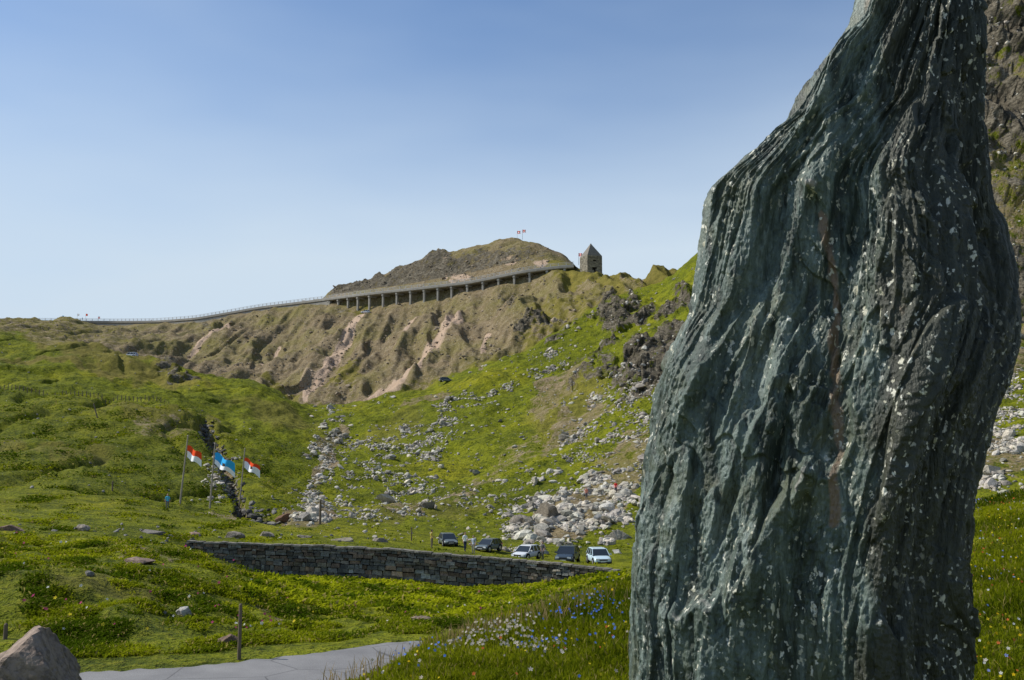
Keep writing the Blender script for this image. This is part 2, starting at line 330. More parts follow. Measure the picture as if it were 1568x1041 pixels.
scarm=np.maximum(scarm,blob([(830,405,14,6,0,.8),(775,402,16,8,0,.7),(590,604,40,10,-25,.9),(475,590,20,16,0,.6),(705,425,18,8,10,.8),(675,520,26,10,-45,.6)],8)*(S>14.8))
drym=blob([(120,520,180,16,8,.8),(200,560,140,14,12,.7),(80,690,120,12,5,.45),(640,780,120,20,0,.35),(870,620,80,40,-35,.5),(600,660,60,20,-15,.3),(420,640,80,20,20,.5),(180,905,120,18,5,.35),(760,945,160,14,0,.35),(100,560,120,8,8,.8),(250,640,120,14,8,.5)],20)*(S>5)
drym=np.maximum(drym,win(14.9,20,.3)*.8)
grass_shadem=blob([(60,690,330,75,4,.65),(240,730,150,60,10,.55),(130,920,230,60,6,.5),(60,620,160,24,5,.4),(430,740,60,50,0,.3),(120,545,160,14,8,.45),(560,950,60,12,0,.25)],40)*(S>5)*(S<15)  # painted shade: left hillside and mound darkened as if turned from the sun
dz+=rockm*(fdist*2.6*np.clip(ridged(X/11,D/9+Z/14,4,81)-.6,-1.2,1.4)+.3)*(1-via)*np.where(S>18.1,.6,1)
tz=fbm(X/14+Z/30,D/14,3,90)*3.0; tstep=(np.floor(tz)+sstep(.3,.7,tz-np.floor(tz)))/3.0
dz+=rockm*1.8*tstep*fdist*(1-via)
dz-=gully*2.8
ZF=Z+dz
hd=rockm*fdist*(1-via)*(S<18)
ca=fbm(X/9+Z/20,ZF/5.5,4,501); tq=ca*3; ct=(np.floor(tq)+sstep(.25,.75,tq-np.floor(tq)))/3
Dv=D-hd*(2.6*ct+1.2*fbm(X/3,ZF/2.2,3,511))-cliff*(6*ridged(X/16+ZF/60,ZF/40,4,521)-5+1.5*fbm(X/3.5,ZF/3,3,531))
V=np.stack([X,Dv,ZF],-1).reshape(-1,3)
nr,nc=D.shape; idx=np.arange(nr*nc).reshape(nr,nc)
Fq=np.stack([idx[:-1,:-1],idx[:-1,1:],idx[1:,1:],idx[1:,:-1]],-1).reshape(-1,4)
col=np.stack([screem,rockm,scarm,drym],-1).reshape(-1,4)
mesh_np('terrain',V,Fq,M_TER,True,col,col2=np.stack([grass_shadem,grass_shadem,grass_shadem,np.ones_like(grass_shadem)],-1).reshape(-1,4))
def colz(j,d): return np.interp(d,D[:,j],ZF[:,j])
def G(px,d):
    j=int(np.clip(np.searchsorted(PX,px)-1,0,len(PX)-2)); t_=(px-PX[j])/(PX[j+1]-PX[j])
    z=float(colz(j,d)*(1-t_)+colz(j+1,d)*t_); return Vector((float(wx(px,d,z)),d,z))
def GY(px,y,dmin=4,dmax=900):
    j=int(np.clip(np.searchsorted(PX,px),0,len(PX)-1)); dd=np.geomspace(dmin,dmax,3000)
    zz=np.interp(dd,D[:,j],ZF[:,j]); yy=proj_y(dd,zz); k=np.argmax(yy<=y)
    return Vector((float(wx(px,dd[k],zz[k])),float(dd[k]),float(zz[k])))
YF=np.where(D>3,proj_y(np.maximum(D,3),ZF),2000)
runmin=np.minimum.accumulate(YF,axis=0); vis=YF<=runmin+6
dY=np.zeros_like(YF); dY[:-1]=np.maximum(0.05,YF[:-1]-YF[1:])
LAST_SHADE=None
def scatter(n,weight):
    global LAST_SHADE
    w=(weight*np.clip(dY,0,6)*vis).copy(); w[:, (PX<-110)|(PX>1690)]=0; w[-1]=0
    w=w.ravel(); cs=np.cumsum(w); r=rng.random(n)*cs[-1]; k=np.searchsorted(cs,r); k=np.minimum(k,nr*nc-nc-2)
    i,j=k//nc,k%nc; j=np.minimum(j,nc-2); a=rng.random(n)[:,None];b_=rng.random(n)[:,None]
    Vg=V.reshape(nr,nc,3)
    p=(Vg[i,j]*(1-a)+Vg[i,j+1]*a)*(1-b_)+(Vg[i+1,j]*(1-a)+Vg[i+1,j+1]*a)*b_
    LAST_SHADE=grass_shadem[i,j]
    return p,PX[j],YF[i,j]
# ---------------------------------------------------------------- road
ln=np.arange(-115,1100,6.0); vv=np.linspace(4.02,4.98,9); RV=[]
for v in vv:
    i=int(v);f_=v-i
    d=np.interp(ln,PX,LD[4])*(1-f_)+np.interp(ln,PX,LD[5])*f_; z=np.interp(ln,PX,LZ[4])*(1-f_)+np.interp(ln,PX,LZ[5])*f_
    if v>4.9: d=d+.18*gn(ln/25,ln*0,9)
    RV.append(np.stack([wx(ln,d,z),d,z+.05],-1))
RV=np.array(RV); k=len(ln); idr=np.arange(9*k).reshape(9,k)
mesh_np('mountain_road',RV.reshape(-1,3),np.stack([idr[:-1,:-1],idr[:-1,1:],idr[1:,1:],idr[1:,:-1]],-1).reshape(-1,4),M_ROAD,True)
# ---------------------------------------------------------------- rocks
def ico(s):
    bm=bmesh.new(); bmesh.ops.create_icosphere(bm,subdivisions=s,radius=1)
    v=np.array([x.co[:] for x in bm.verts]); f=np.array([[q.index for q in x.verts] for x in bm.faces]); bm.free(); return v,f
I1=ico(2); I3=ico(5)
def rockshape(base,seed,npl=11,rough=.0):
    r=np.random.default_rng(seed); v=base[0]; n=r.normal(size=(npl,3)); n/=np.linalg.norm(n,axis=1)[:,None]; hh=r.uniform(.55,1,npl)
    dt=v@n.T; rad=np.min(np.where(dt>.05,hh/np.maximum(dt,.05),9),axis=1); rad=np.minimum(rad,1.25)
    if rough: rad=rad*(1+rough*(fbm(v[:,0]*3+v[:,2]*2,v[:,1]*3-v[:,2]*2.3,5,seed)))
    return v*rad[:,None]
def rotm(n):
    q=rng.normal(size=(n,4)); q/=np.linalg.norm(q,axis=1)[:,None]; w,x,y,z=q.T
    return np.stack([1-2*(y*y+z*z),2*(x*y-z*w),2*(x*z+y*w),2*(x*y+z*w),1-2*(x*x+z*z),2*(y*z-x*w),2*(x*z-y*w),2*(y*z+x*w),1-2*(x*x+y*y)],-1).reshape(n,3,3)
def rockfield(name,pts,size,mat,tint=None):
    n=len(pts); R=rotm(n)
    shapes=[rockshape(I1,900+i) for i in range(14)]; sid=rng.integers(0,14,n); SH=np.array(shapes)
    v=np.einsum('nij,nkj->nki',R,SH[sid]*np.stack([rng.uniform(.7,1.2,n),rng.uniform(.6,1,n),rng.uniform(.4,.8,n)],-1)[:,None,:])
    v=v*size[:,None,None]*.6; v[:,:,2]*=.75; v=v+pts[:,None,:]; v[:,:,2]+=size[:,None]*.06
    k=SH.shape[1]; f=(I1[1][None]+np.arange(n)[:,None,None]*k).reshape(-1,3)
    b=rng.uniform(.42,1.2,n); c=np.stack([b*rng.uniform(.98,1.08,n),b,b*rng.uniform(.86,.98,n),np.ones(n)],-1) if tint is None else tint
    mesh_np(name,v.reshape(-1,3),f,mat,False,np.repeat(c,k,axis=0))
def wb(lst,warp=14): return blob(lst,warp)
dens=wb([(475,785,46,14,0,3),(500,690,16,75,18,3.5),(490,745,30,40,10,2.5),(880,785,110,32,-14,3.6),(940,745,60,30,-20,3.2),(820,825,110,16,-8,2.4),(640,690,90,20,-25,1.6),(720,625,80,13,-25,2.4),(800,580,60,10,-35,1.5),(560,690,50,40,0,1.2),(840,560,50,10,-35,1.6),(600,770,110,30,0,1.0),(930,660,70,60,-35,1.4),(960,610,60,40,-35,1.0),(760,760,110,26,-10,.7),(1530,660,60,90,0,1.8),(340,725,24,60,20,1.2),(620,740,60,24,-10,1.0),(660,650,70,10,-30,1.4)],26)*(S>8.6)*(S<15.1)
dens=dens*(1-blob([(800,850,150,14,5,1)],2)*(S<10.05))
cl=np.clip(.3+1.6*fbm(X/7,D/7,4,99),0,2.6)
p,px,py=scatter(17500,dens*cl+.045*(S>10)*(S<15)*(PXG>470))
sz=np.exp(rng.normal(-1.12,.55,len(p)))*(.45+p[:,1]/260)*np.where((px>800)&(py>720),1.45,1); sz=np.clip(sz,.12,2.3)
rockfield('scree_stones',p,sz,M_STONE)
p,px,py=scatter(30,wb([(880,790,110,30,-14,1),(480,780,50,20,0,.6)])*(S>10.1)*(S<14)); rockfield('large_scree_boulders',p,rng.uniform(1.2,2.5,30),M_STONE)
p,px,py=scatter(1700,((S>15.2)*(S<19.3)*(.25+scarm*2+screem*.6)*(PXG<1000)).astype(float)); rockfield('mountain_rubble',p,np.exp(rng.normal(-.35,.4,1700)),M_STONE,np.stack([rng.uniform(.35,.8,1700)]*3+[np.ones(1700)],-1)*np.array([1,.84,.66,1]))
p,px,py=scatter(170,((S>10.6)*(S<14.9)*(PXG<460)).astype(float)*cl); rockfield('hillside_stones',p,rng.uniform(.2,.6,170),M_STONE,np.stack([rng.uniform(.3,.8,170)]*3+[np.ones(170)],-1))
p,px,py=scatter(220,gully*1.0); rockfield('gully_rocks',p,rng.uniform(.4,1.3,220),M_STONE,np.stack([rng.uniform(.1,.5,220)]*3+[np.ones(220)],-1))
p,px,py=scatter(70,wb([(200,815,260,14,2,1),(450,822,200,9,3,1),(300,930,200,50,8,.05)])*(S>5.4)*(S<11)); rockfield('verge_stones',p,rng.uniform(.15,.5,70),M_STONE,np.stack([rng.uniform(.3,.7,70)]*3+[np.ones(70)],-1))
def boulder(px,y,w,hgt,dmin=25,tint=(.6,.55,.5),seed=1,dep=None,loc=None,rz=0):
    g=GY(px,y,dmin) if loc is None else loc
    v=rockshape(I3,seed,14,.06); v=v*np.array([w/2/.9,(dep or w*.7)/2/.9,hgt/.95]); v[:,2]*=.75
    c=np.ones((len(v),4)); c[:,:3]=np.array(tint)*.9
    o=mesh_np('boulder',v,I3[1],M_STONE,False,c); o.location=g; o.rotation_euler=(0,0,rz); return o
boulder(436,797,2.6,1.3,95,(.36,.22,.14),3); boulder(14,812,1.9,.7,40,(.5,.35,.28),4); boulder(125,812,1.1,.5,45,(.6,.55,.5),5)
boulder(232,816,1.8,.5,50,(.4,.38,.36),6); boulder(355,822,1.7,.5,88,(.55,.5,.45),7); boulder(408,821,1.4,.7,88,(.6,.55,.5),8)
boulder(524,828,1.6,.5,88,(.65,.6,.5),9); boulder(582,829,1.3,.5,88,(.5,.46,.42),10); boulder(213,862,1.3,.3,36,(.55,.42,.36),11,1.0)
boulder(283,945,.5,.35,30,(.8,.8,.8),12); boulder(350,985,.7,.3,26,(.4,.28,.22),13); boulder(645,968,1.0,.4,40,(.6,.48,.4),14)
boulder(835,790,3.6,1.8,100,(.45,.4,.33),15); boulder(800,800,2.5,1.3,100,(.6,.55,.5),16); boulder(945,825,2.4,1.5,98,(.7,.68,.62),17)
boulder(298,819,1.2,.4,80,(.7,.5,.42),18); boulder(465,823,1.1,.4,88,(.7,.62,.55),19)
zg=yz(994,12); boulder(0,0,1.5,.85,loc=Vector((float(wx(22,12,zg)),12,zg-.52)),tint=(.56,.45,.39),seed=41,dep=1.4,rz=.5)
# ---------------------------------------------------------------- standing stone
LE=[(-110,1345),(-60,1330),(0,1308),(20,1299),(70,1262),(125,1228),(160,1211),(195,1168),(235,1132),(260,1104),(290,1088),(340,1080),(420,1068),(470,1060),(510,1040),(560,1020),(640,1000),(700,990),(800,977),(900,970),(1041,973),(1200,967),(1450,960)]
RE=[(-110,1440),(-60,1470),(0,1490),(60,1497),(150,1500),(230,1508),(300,1513),(325,1534),(400,1546),(470,1556),(530,1554),(580,1538),(640,1518),(700,1503),(780,1488),(850,1478),(920,1470),(980,1476),(1041,1490),(1200,1505),(1450,1515)]
SD=4.0; nz=950; na=800
ys=np.linspace(-118,1440,nz); zz=np.array([yz(y,SD) for y in ys])
LEa=np.array(LE,float);REa=np.array(RE,float)
dL=SD+.15
xl=(gs(np.interp(ys,LEa[:,0],LEa[:,1]),3)-CX)/F*(dL*cp+zz*sp); xr=(gs(np.interp(ys,REa[:,0],REa[:,1]),8)-CX)/F*(dL*cp+zz*sp)
secp=np.array([(-1,.12),(-.96,-.06),(-.80,-.22),(-.52,-.40),(-.22,-.58),(.02,-.74),(.17,-.84),(.26,-.76),(.60,-.54),(.85,-.32),(.97,-.10),(1,.08),(.82,.45),(.3,.62),(-.4,.6),(-.85,.38)])
q=np.vstack([secp,secp[:1]]); sl=np.r_[0,np.cumsum(np.hypot(*np.diff(q,axis=0).T))]; SF=sl[11]; NF=660
wgt=np.concatenate([np.linspace(0,SF,NF,endpoint=False),np.linspace(SF,sl[-1],na-NF,endpoint=False)])
sx=np.interp(wgt,sl,q[:,0]);sy=np.interp(wgt,sl,q[:,1])
def psm(a,s):
    k=np.exp(-.5*(np.arange(-3*s,3*s+1)/s)**2);k/=k.sum(); return np.convolve(np.r_[a[-3*s:],a,a[:3*s]],k,'valid')
sx2=psm(sx,6);sy2=psm(sy,6); sx2=sx2/np.max(np.abs(sx2))
a=(xr-xl)/2; xc=(xr+xl)/2
tb=np.clip((ys+118)/700,0,1); bb=.22+.50*tb**.8
SX=xc[:,None]+a[:,None]*sx2[None]; SY=SD+.15+bb[:,None]*sy2[None]
ZZ=zz[:,None]*np.ones((1,na))
tx=np.gradient(SX,axis=1);ty=np.gradient(SY,axis=1); nl=np.hypot(tx,ty)+1e-9; NX=ty/nl;NY=-tx/nl
s_arc=wgt[None,:]*.75*np.ones_like(SX)
U=s_arc-.12*ZZ+.02*gn(s_arc*1.5,ZZ*.7,5)
def terrace(v,k,e=.12):
    q_=v*k; f_=np.floor(q_); return (f_+sstep(.5-e,.5+e,q_-f_))/k
def shard(u,z,s,sharp=.18):
    w=u+.6*fbm(u*.4,z,2,s); fl=np.floor(w); fr_=w-fl; amp=.25+.75*(h2(fl.astype(np.int64),fl.astype(np.int64)*0,s)/4294967296.0)
    return amp*fr_*(1-sstep(1-sharp,1,fr_))
m1=sstep(-.3,.3,fbm(s_arc*1.6,ZZ*.8,2,201)); m2_=sstep(-.15,.35,fbm(s_arc*2.5+5,ZZ*1.1,2,205)); m3=sstep(-.1,.35,fbm(s_arc*3+9,ZZ*1.3,2,207))
disp=.10*terrace(fbm(U*1.6,ZZ*.40,3,101),2.6,.08)+.045*terrace(fbm(U*4.2,ZZ*.60+2,3,111),2.4,.08)
disp+=.048*shard(U*2.9,ZZ*.35,301,.12)*(.3+.7*m1)+.028*shard(U*8.5,ZZ*.5,311,.14)*(.2+.8*m2_)+.013*shard(U*21,ZZ*.8,321,.25)*(.2+.8*m3)
obl=fbm((s_arc+.55*ZZ)*2.6,(ZZ-.6*s_arc)*1.3,3,117); disp+=.045*terrace(obl,2.2,.05)*m1
ob2=fbm((s_arc-.25*ZZ)*7+3,(ZZ+.3*s_arc)*4,3,119); disp+=.014*terrace(ob2,2.4,.06)*m3
disp+=.005*fbm(U*30,ZZ*10,3,131)+.004*fbm(s_arc*60,ZZ*45,3,141)
px_=SX/(SY*cp+ZZ*sp)*F+CX; py_=proj_y(SY,ZZ); fr=(wgt<SF-.1)[None,:]
def sline(pts,w):
    r=np.zeros_like(SX)
    for (x0,y0),(x1,y1) in zip(pts[:-1],pts[1:]):
        dx,dy=x1-x0,y1-y0;t_=np.clip(((px_-x0)*dx+(py_-y0)*dy)/(dx*dx+dy*dy),0,1)
        d_=np.hypot(px_-x0-t_*dx,py_-y0-t_*dy); r=np.maximum(r,np.exp(-(d_/w)**2))
    return r*fr
px0=px_.copy()
px_=px_+10*fbm(px_/40,py_/90,3,171)
disp+=.08*sline([(1250,720),(1190,800),(1150,900),(1120,1041),(1100,1200)],24)
disp+=.05*sline([(1310,40),(1275,180),(1250,285)],18)+.04*sline([(1235,290),(1200,420),(1190,600)],22)
lt=925+18*gn(px_/22,py_*0,401)
led=sstep(lt-14,lt+14,py_+.25*(px_-1060))*(1-sstep(1100,1130,px_))*sstep(1020,1065,px_)*fr; disp+=.09*led
disp-=.11*np.exp(-((px_-1512)/20)**2-((py_-355)/28)**2)*fr
disp-=.06*sline([(1215,600),(1205,640),(1180,760)],9)
edge=np.clip(np.abs(NX)-.6,0,.4)/.4
disp=disp*(1-.50*edge)-.015*edge
SX=SX+NX*disp;SY=SY+NY*disp; ZZ=ZZ+.01*fbm(s_arc*4,ZZ*4,2,181)
orange=sline([(1262,330),(1275,450),(1270,560),(1282,700),(1275,800)],10)*.85+.35*sline([(1385,480),(1400,560)],16)+.3*sline([(1250,930),(1262,1000)],14)
moss=sline([(1310,0),(1262,70),(1225,130),(1165,200),(1105,262)],16)*.9
pale=led*np.exp(-((py_+.25*(px_-1060)-lt)/11)**2)*.8+.6*sline([(1245,715),(1225,745)],10)+.7*np.exp(-((px_-1250)/20)**2-((py_-288)/10)**2)*fr
darkr=sstep(1290,1390,px0+.05*(py_-500)+25*fbm(px0/60,py_/140,3,191))  # shade painted right of the terminator, together with blackish moss
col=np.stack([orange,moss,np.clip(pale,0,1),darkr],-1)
VS=np.stack([SX,SY,ZZ],-1).reshape(-1,3); ids=np.arange(nz*na).reshape(nz,na); idn=np.roll(ids,-1,axis=1)
FS=np.stack([ids[:-1],ids[1:],idn[1:],idn[:-1]],-1).reshape(-1,4)
ctr=np.array([[xc[0],SD+.15,zz[0]+.04]]); VS=np.vstack([VS,ctr])
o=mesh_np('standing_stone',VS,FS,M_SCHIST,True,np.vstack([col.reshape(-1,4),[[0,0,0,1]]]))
bm=bmesh.new();bm.from_mesh(o.data);bm.verts.ensure_lookup_table()
for i in range(na):
    bm.faces.new([bm.verts[int(ids[0][i])],bm.verts[int(idn[0][i])],bm.verts[nz*na]])
bmesh.ops.recalc_face_normals(bm,faces=bm.faces[:]); bm.to_mesh(o.data);bm.free()
# ---------------------------------------------------------------- stone wall
A=Acc(); wp=[(286,829,87.2),(400,833,86.6),(500,836,86),(600,841,85),(700,850,84),(800,858,83),(900,867.5,81),(938,872,80)]
wa=np.array(wp,float); pts=[P(px,float(np.interp(px,wa[:,0],wa[:,1])),float(np.interp(px,wa[:,0],wa[:,2]))) for px in np.arange(286,939,1.5)]
cum=[0]
for a_,b2 in zip(pts[:-1],pts[1:]): cum.append(cum[-1]+(b2-a_).length)
cum=np.array(cum);PA=np.array([p_[:] for p_ in pts])
def wpt(s): return Vector([float(np.interp(s,cum,PA[:,i])) for i in range(3)])
T=cum[-1]
zr=0.0
while zr<3.6:
    hh=random.uniform(.2,.42); s=random.uniform(-.3,0)
    while s<T:
        l=random.uniform(.3,1.05); m_=min(max(s+l/2,0),T); c=wpt(m_); tn=(wpt(min(m_+.5,T))-wpt(max(m_-.5,0))).normalized(); nn=Vector((-tn.y,tn.x,0)).normalized()
        b=random.uniform(.45,1.25); tt=random.choice([(1,1,1),(1,.93,.82),(.92,.98,1),(1.1,.85,.7)]) 
        if random.random()<.08: b*=1.9
        jz=random.uniform(-.05,.05)
        A.box(c+Vector((0,0,-.12-zr-hh/2+jz))+nn*(.35+random.uniform(-.07,.06)),tn*(l/2-.02)+Vector((0,0,random.uniform(-.04,.04))),nn*.35,Vector((0,0,hh/2-.014)),0,(b*tt[0],b*tt[1],b*tt[2],1),random.uniform(.85,1))
        s+=l
    zr+=hh
s=0
while s<T:
    l=random.uniform(.5,1.1); m_=min(s+l/2,T); c=wpt(m_); tn=(wpt(min(m_+.5,T))-wpt(max(m_-.5,0))).normalized(); nn=Vector((-tn.y,tn.x,0)).normalized(); b=random.uniform(.8,1.3)
    A.box(c+nn*.33+Vector((0,0,-.05+random.uniform(-.05,.05))),tn*(l/2-.02)+Vector((0,0,random.uniform(-.03,.03))),nn*.42,Vector((0,0,.07)),0,(b,b*.97,b*.9,1),.96); s+=l
for i in range(0,len(pts)-6,6):
    c=(pts[i]+pts[i+6])/2; tn=(pts[i+6]-pts[i]); nn=Vector((-tn.y,tn.x,0)).normalized()
    A.box(c+nn*.42+Vector((0,0,-1.9)),tn*.5,nn*.28,Vector((0,0,1.75)),0,(.12,.11,.1,1))
A.build('dry_stone_wall',M_WALL,col=True)
# ---------------------------------------------------------------- viaduct road
vd=np.array([(-60,491,560),(60,490.5,556),(170,491.5,553),(240,491,537),(300,486.5,518),(400,469,498),(490,458,476),(560,448.5,453),(640,440,436),(720,430.5,422),(800,414,409),(850,407.5,404),(884,405,401)],float)
pxs=np.arange(-60,885,3.0)
vp=[P(x,float(np.interp(x,vd[:,0],vd[:,1])),float(np.interp(x,vd[:,0],vd[:,2]))) for x in pxs]
va=np.array([p_[:] for p_ in vp]); 
for k in range(3): va[:,k]=gs(va[:,k],3)
vp=[Vector(v) for v in va]
A=Acc(); R=Acc(); Pl=Acc()
root=empty('mountain_road_viaduct',(0,0,0))
ringp=[]
for i,p_ in enumerate(vp):
    tn=(vp[min(i+1,len(vp)-1)]-vp[max(i-1,0)]).normalized(); nn=Vector((-tn.y,tn.x,0)).normalized()
    prof=[(0,0),(0,-.95),(.5,-1.25),(6.5,-1.25),(7,-.95),(7,0)]
    ringp.append([p_+nn*u+Vector((0,0,w)) for u,w in prof])
for r_ in ringp:
    for v in r_: A.v.append(v);A.c.append((1,1,1,1))
for i in range(len(ringp)-1):
    for k in range(6):
        A.f.append([i*6+k,i*6+(k+1)%6,(i+1)*6+(k+1)%6,(i+1)*6+k]);A.m.append(0)
A.build('deck',M_CONC,root)
acc=0;lp=0
for i in range(1,len(vp)):
    tn=(vp[i]-vp[i-1]); nn=Vector((-tn.y,tn.x,0)).normalized(); px=pxs[i]
    c=(vp[i]+vp[i-1])/2
    for hz in (1.25,.7): R.box(c+nn*.15+Vector((0,0,hz)),tn*.5,nn*.05,Vector((0,0,.07)))
    acc+=tn.length
    if acc>2.6: R.box(vp[i]+nn*.15+Vector((0,0,.6)),tn.normalized()*.1,nn*.1,Vector((0,0,.7))); acc=0
    R.box(c+nn*.2+Vector((0,0,.08)),tn*.5,nn*.16,Vector((0,0,.1)))
    lp+=tn.length
    if px>500 and px<868 and lp>7.2:
        lp=0; g=G(float(px),vp[i].y+1.5); bz=g.z-3; top=vp[i].z-1.25
        for off in (.9,6.0): Pl.box(Vector((vp[i].x,vp[i].y,(bz+top)/2))+nn*off,tn.normalized()*.42,nn*.42,Vector((0,0,(top-bz)/2)))
        Pl.box(vp[i]+nn*3.5+Vector((0,0,-1.65)),tn.normalized()*.5,nn*3.3,Vector((0,0,.4)))
    if px<=505: Pl.box(c+nn*.8+Vector((0,0,-3.4)),tn*.5,nn*.5,Vector((0,0,2.0)))
R.build('railing',M_RAIL,root); Pl.build('piers',M_CONC,root)
# ---------------------------------------------------------------- tower
def tower():
    b=P(905,420,400); e=empty('stone_memorial_tower',b,math.radians(24))
    A=Acc(); w=6.6; Hh=7.2
    zr=0
    while zr<Hh-.01:
        hh=.6
        for side in range(4):
            ca,sa=math.cos(side*math.pi/2),math.sin(side*math.pi/2); s=-w/2
            while s<w/2-.01:
                l=min(random.uniform(.6,1.5),w/2-s)
                if w/2-(s+l)<.4: l=w/2-s
                mid_s=s+l/2
                isopen=(side==0 and abs(mid_s)<.75 and zr<2.3) or (side==0 and abs(mid_s)<.45 and 4.7<zr<5.3)
                if not isopen:
                    lc=Vector((mid_s,-w/2+.2+random.uniform(-.03,.03),zr+hh/2)); c=Vector((lc.x*ca-lc.y*sa,lc.x*sa+lc.y*ca,lc.z))
                    bb_=random.uniform(.7,1.3); A.box(c,Vector((ca,sa,0))*(l/2-.02),Vector((-sa,ca,0))*.3,Vector((0,0,hh/2-.015)),0,(bb_,bb_*.97,bb_*.9,1))
                s+=l
        zr+=hh
    A.build('walls',M_TOWER,e,col=True)
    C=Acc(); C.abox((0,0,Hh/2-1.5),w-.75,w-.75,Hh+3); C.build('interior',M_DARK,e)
    Bs=Acc(); Bs.abox((0,0,-1.6),w+1,w+1,3.1,0,(1,1,1,1),.97); Bs.build('plinth',M_TOWER,e,col=True)
    Rf=Acc(); n=9; Ht=5.6
    for i in range(n):
        f0=1-i/n; s0=(w+.15)*f0; Rf.abox((0,0,Hh+Ht*(i+.5)/n),max(.35,s0),max(.35,s0),Ht/n-.01,0,(1,1,1,1),max(.3,(1-(i+.92)/n)/max(f0,.01)))
    Rf.build('pyramid_roof',M_ROOF,e)
tower()
# ---------------------------------------------------------------- flags
M_RED=simple('flag_red',(.78,.08,.02),.8,.1,.1); M_WHT=simple('flag_white',(.88,.88,.88),.8,.1,.05); M_BLU=simple('flag_blue',(.04,.40,.78),.8,.1,.1); M_ALU=simple('pole_metal',(.5,.5,.5),.4,.5,.1,1,.6); M_BLK=simple('flag_emblem',(.05,.04,.03),.8,.1)
def flagpole(base,hgt,fw,fh,stripes,wood=True,lean=0.0,droop=.55,emblem=False,att=.92,ang=-.35):
    e=empty('flagpole',base); A=Acc(); r=.09 if hgt>4 else .05
    top=Vector((lean*hgt,0,hgt)); A.tube((0,0,-.5),top,r*1.3,r*.8,10); A.tube(top,top+Vector((0,0,.12)),r*1.5,r*.4,10)
    A.build('pole',M_POLE if wood else M_ALU,e)
    nu,nv=22,14; vs=[];fs=[];mi=[]
    for j in range(nv+1):
        for i in range(nu+1):
            u=i/nu;v=j/nv
            x=u*fw*math.cos(ang)*(.88); y=u*fw*math.sin(ang)+.16*fw*math.sin(u*7+v*1.2)*u**.5
            z=-v*fh-droop*fw*u**1.15+.05*fw*math.sin(u*9+v*2)
            vs.append((lean*hgt*att+r+x,y,hgt*att+z))
    for j in range(nv):
        for i in range(nu):
            k=j*(nu+1)+i; fs.append((k,k+1,k+nu+2,k+nu+1)); m_=stripes[int((j+.5)/nv*len(stripes))]
            if emblem and .42<(i+.5)/nu<.58 and .36<(j+.5)/nv<.66: m_=3
            mi.append(m_)
    me=bpy.data.meshes.new('flag'); me.from_pydata(vs,[],fs)
    for m_ in (M_RED,M_WHT,M_BLU,M_BLK): me.materials.append(m_)
    me.polygons.foreach_set('material_index',mi); me.polygons.foreach_set('use_smooth',[True]*len(fs)); me.update()
    o=bpy.data.objects.new('flag',me); sc.collection.objects.link(o); o.parent=e
for px,yb,yt,ln_,st,em,fw_ in ((275,772,668,.085,(0,1),False,2.3),(321,778,680,.05,(2,2,1),True,3.2),(365,787,688,.07,(0,1,1),True,2.9)):
    b=GY(px,yb,92); s_px=F/(b.y*cp+b.z*sp); hgt=(yb-yt)/s_px
    flagpole(b,hgt,fw_,1.5,st,True,ln_,.42,em,.86)
for px,y0,y1,dd,st in ((792,365,353,452,(0,1,0)),(800,365,351,452,(0,1,0)),(886,404,387,404,(0,1,0)),(118,490,480,552,(1,1)),(131,490,480,552,(0,0)),(95,490,483,552,(2,2)),(150,490,484,552,(1,0))):
    b=P(px,y0,dd); flagpole(b,(y0-y1)*dd/F,1.7 if px>700 else 1.4,1.2,st,False,0,.1,False,.98)
# ---------------------------------------------------------------- posts & fences
def post(px,yb,yt,dmin,w=.14,lean=0):
    b=GY(px,yb,dmin); hgt=(yb-yt)*(b.y*cp+b.z*sp)/F; A=Acc(); A.tube(b+Vector((0,0,-.3)),b+Vector((lean,0,hgt)),w/2,w/2*.85,9); A.tube(b+Vector((lean,0,hgt)),b+Vector((lean,0,hgt+w*.3)),w/2*.85,w*.2,9)
    A.build('wooden_post',M_WOOD)
post(366,1010,928,24.8,.10); post(8,984,962,27,.12); post(490,803,766,92,.3); post(630,828,808,92,.15); post(172,752,738,100,.2); post(150,640,618,150,.25,-.9)
A=Acc(); prev=None
for px in np.arange(0,262,6.0):
    b=G(px,213+random.uniform(-1,1)); A.tube(b+Vector((0,0,-.2)),b+Vector((random.uniform(-.08,.08),0,1.15)),.1,.08,6)
    if prev is not None:
        for hz in (.55,.95): A.tube(prev+Vector((0,0,hz)),b+Vector((0,0,hz)),.015,.015,4)
    prev=b
A.build('pasture_fence',M_WOOD)
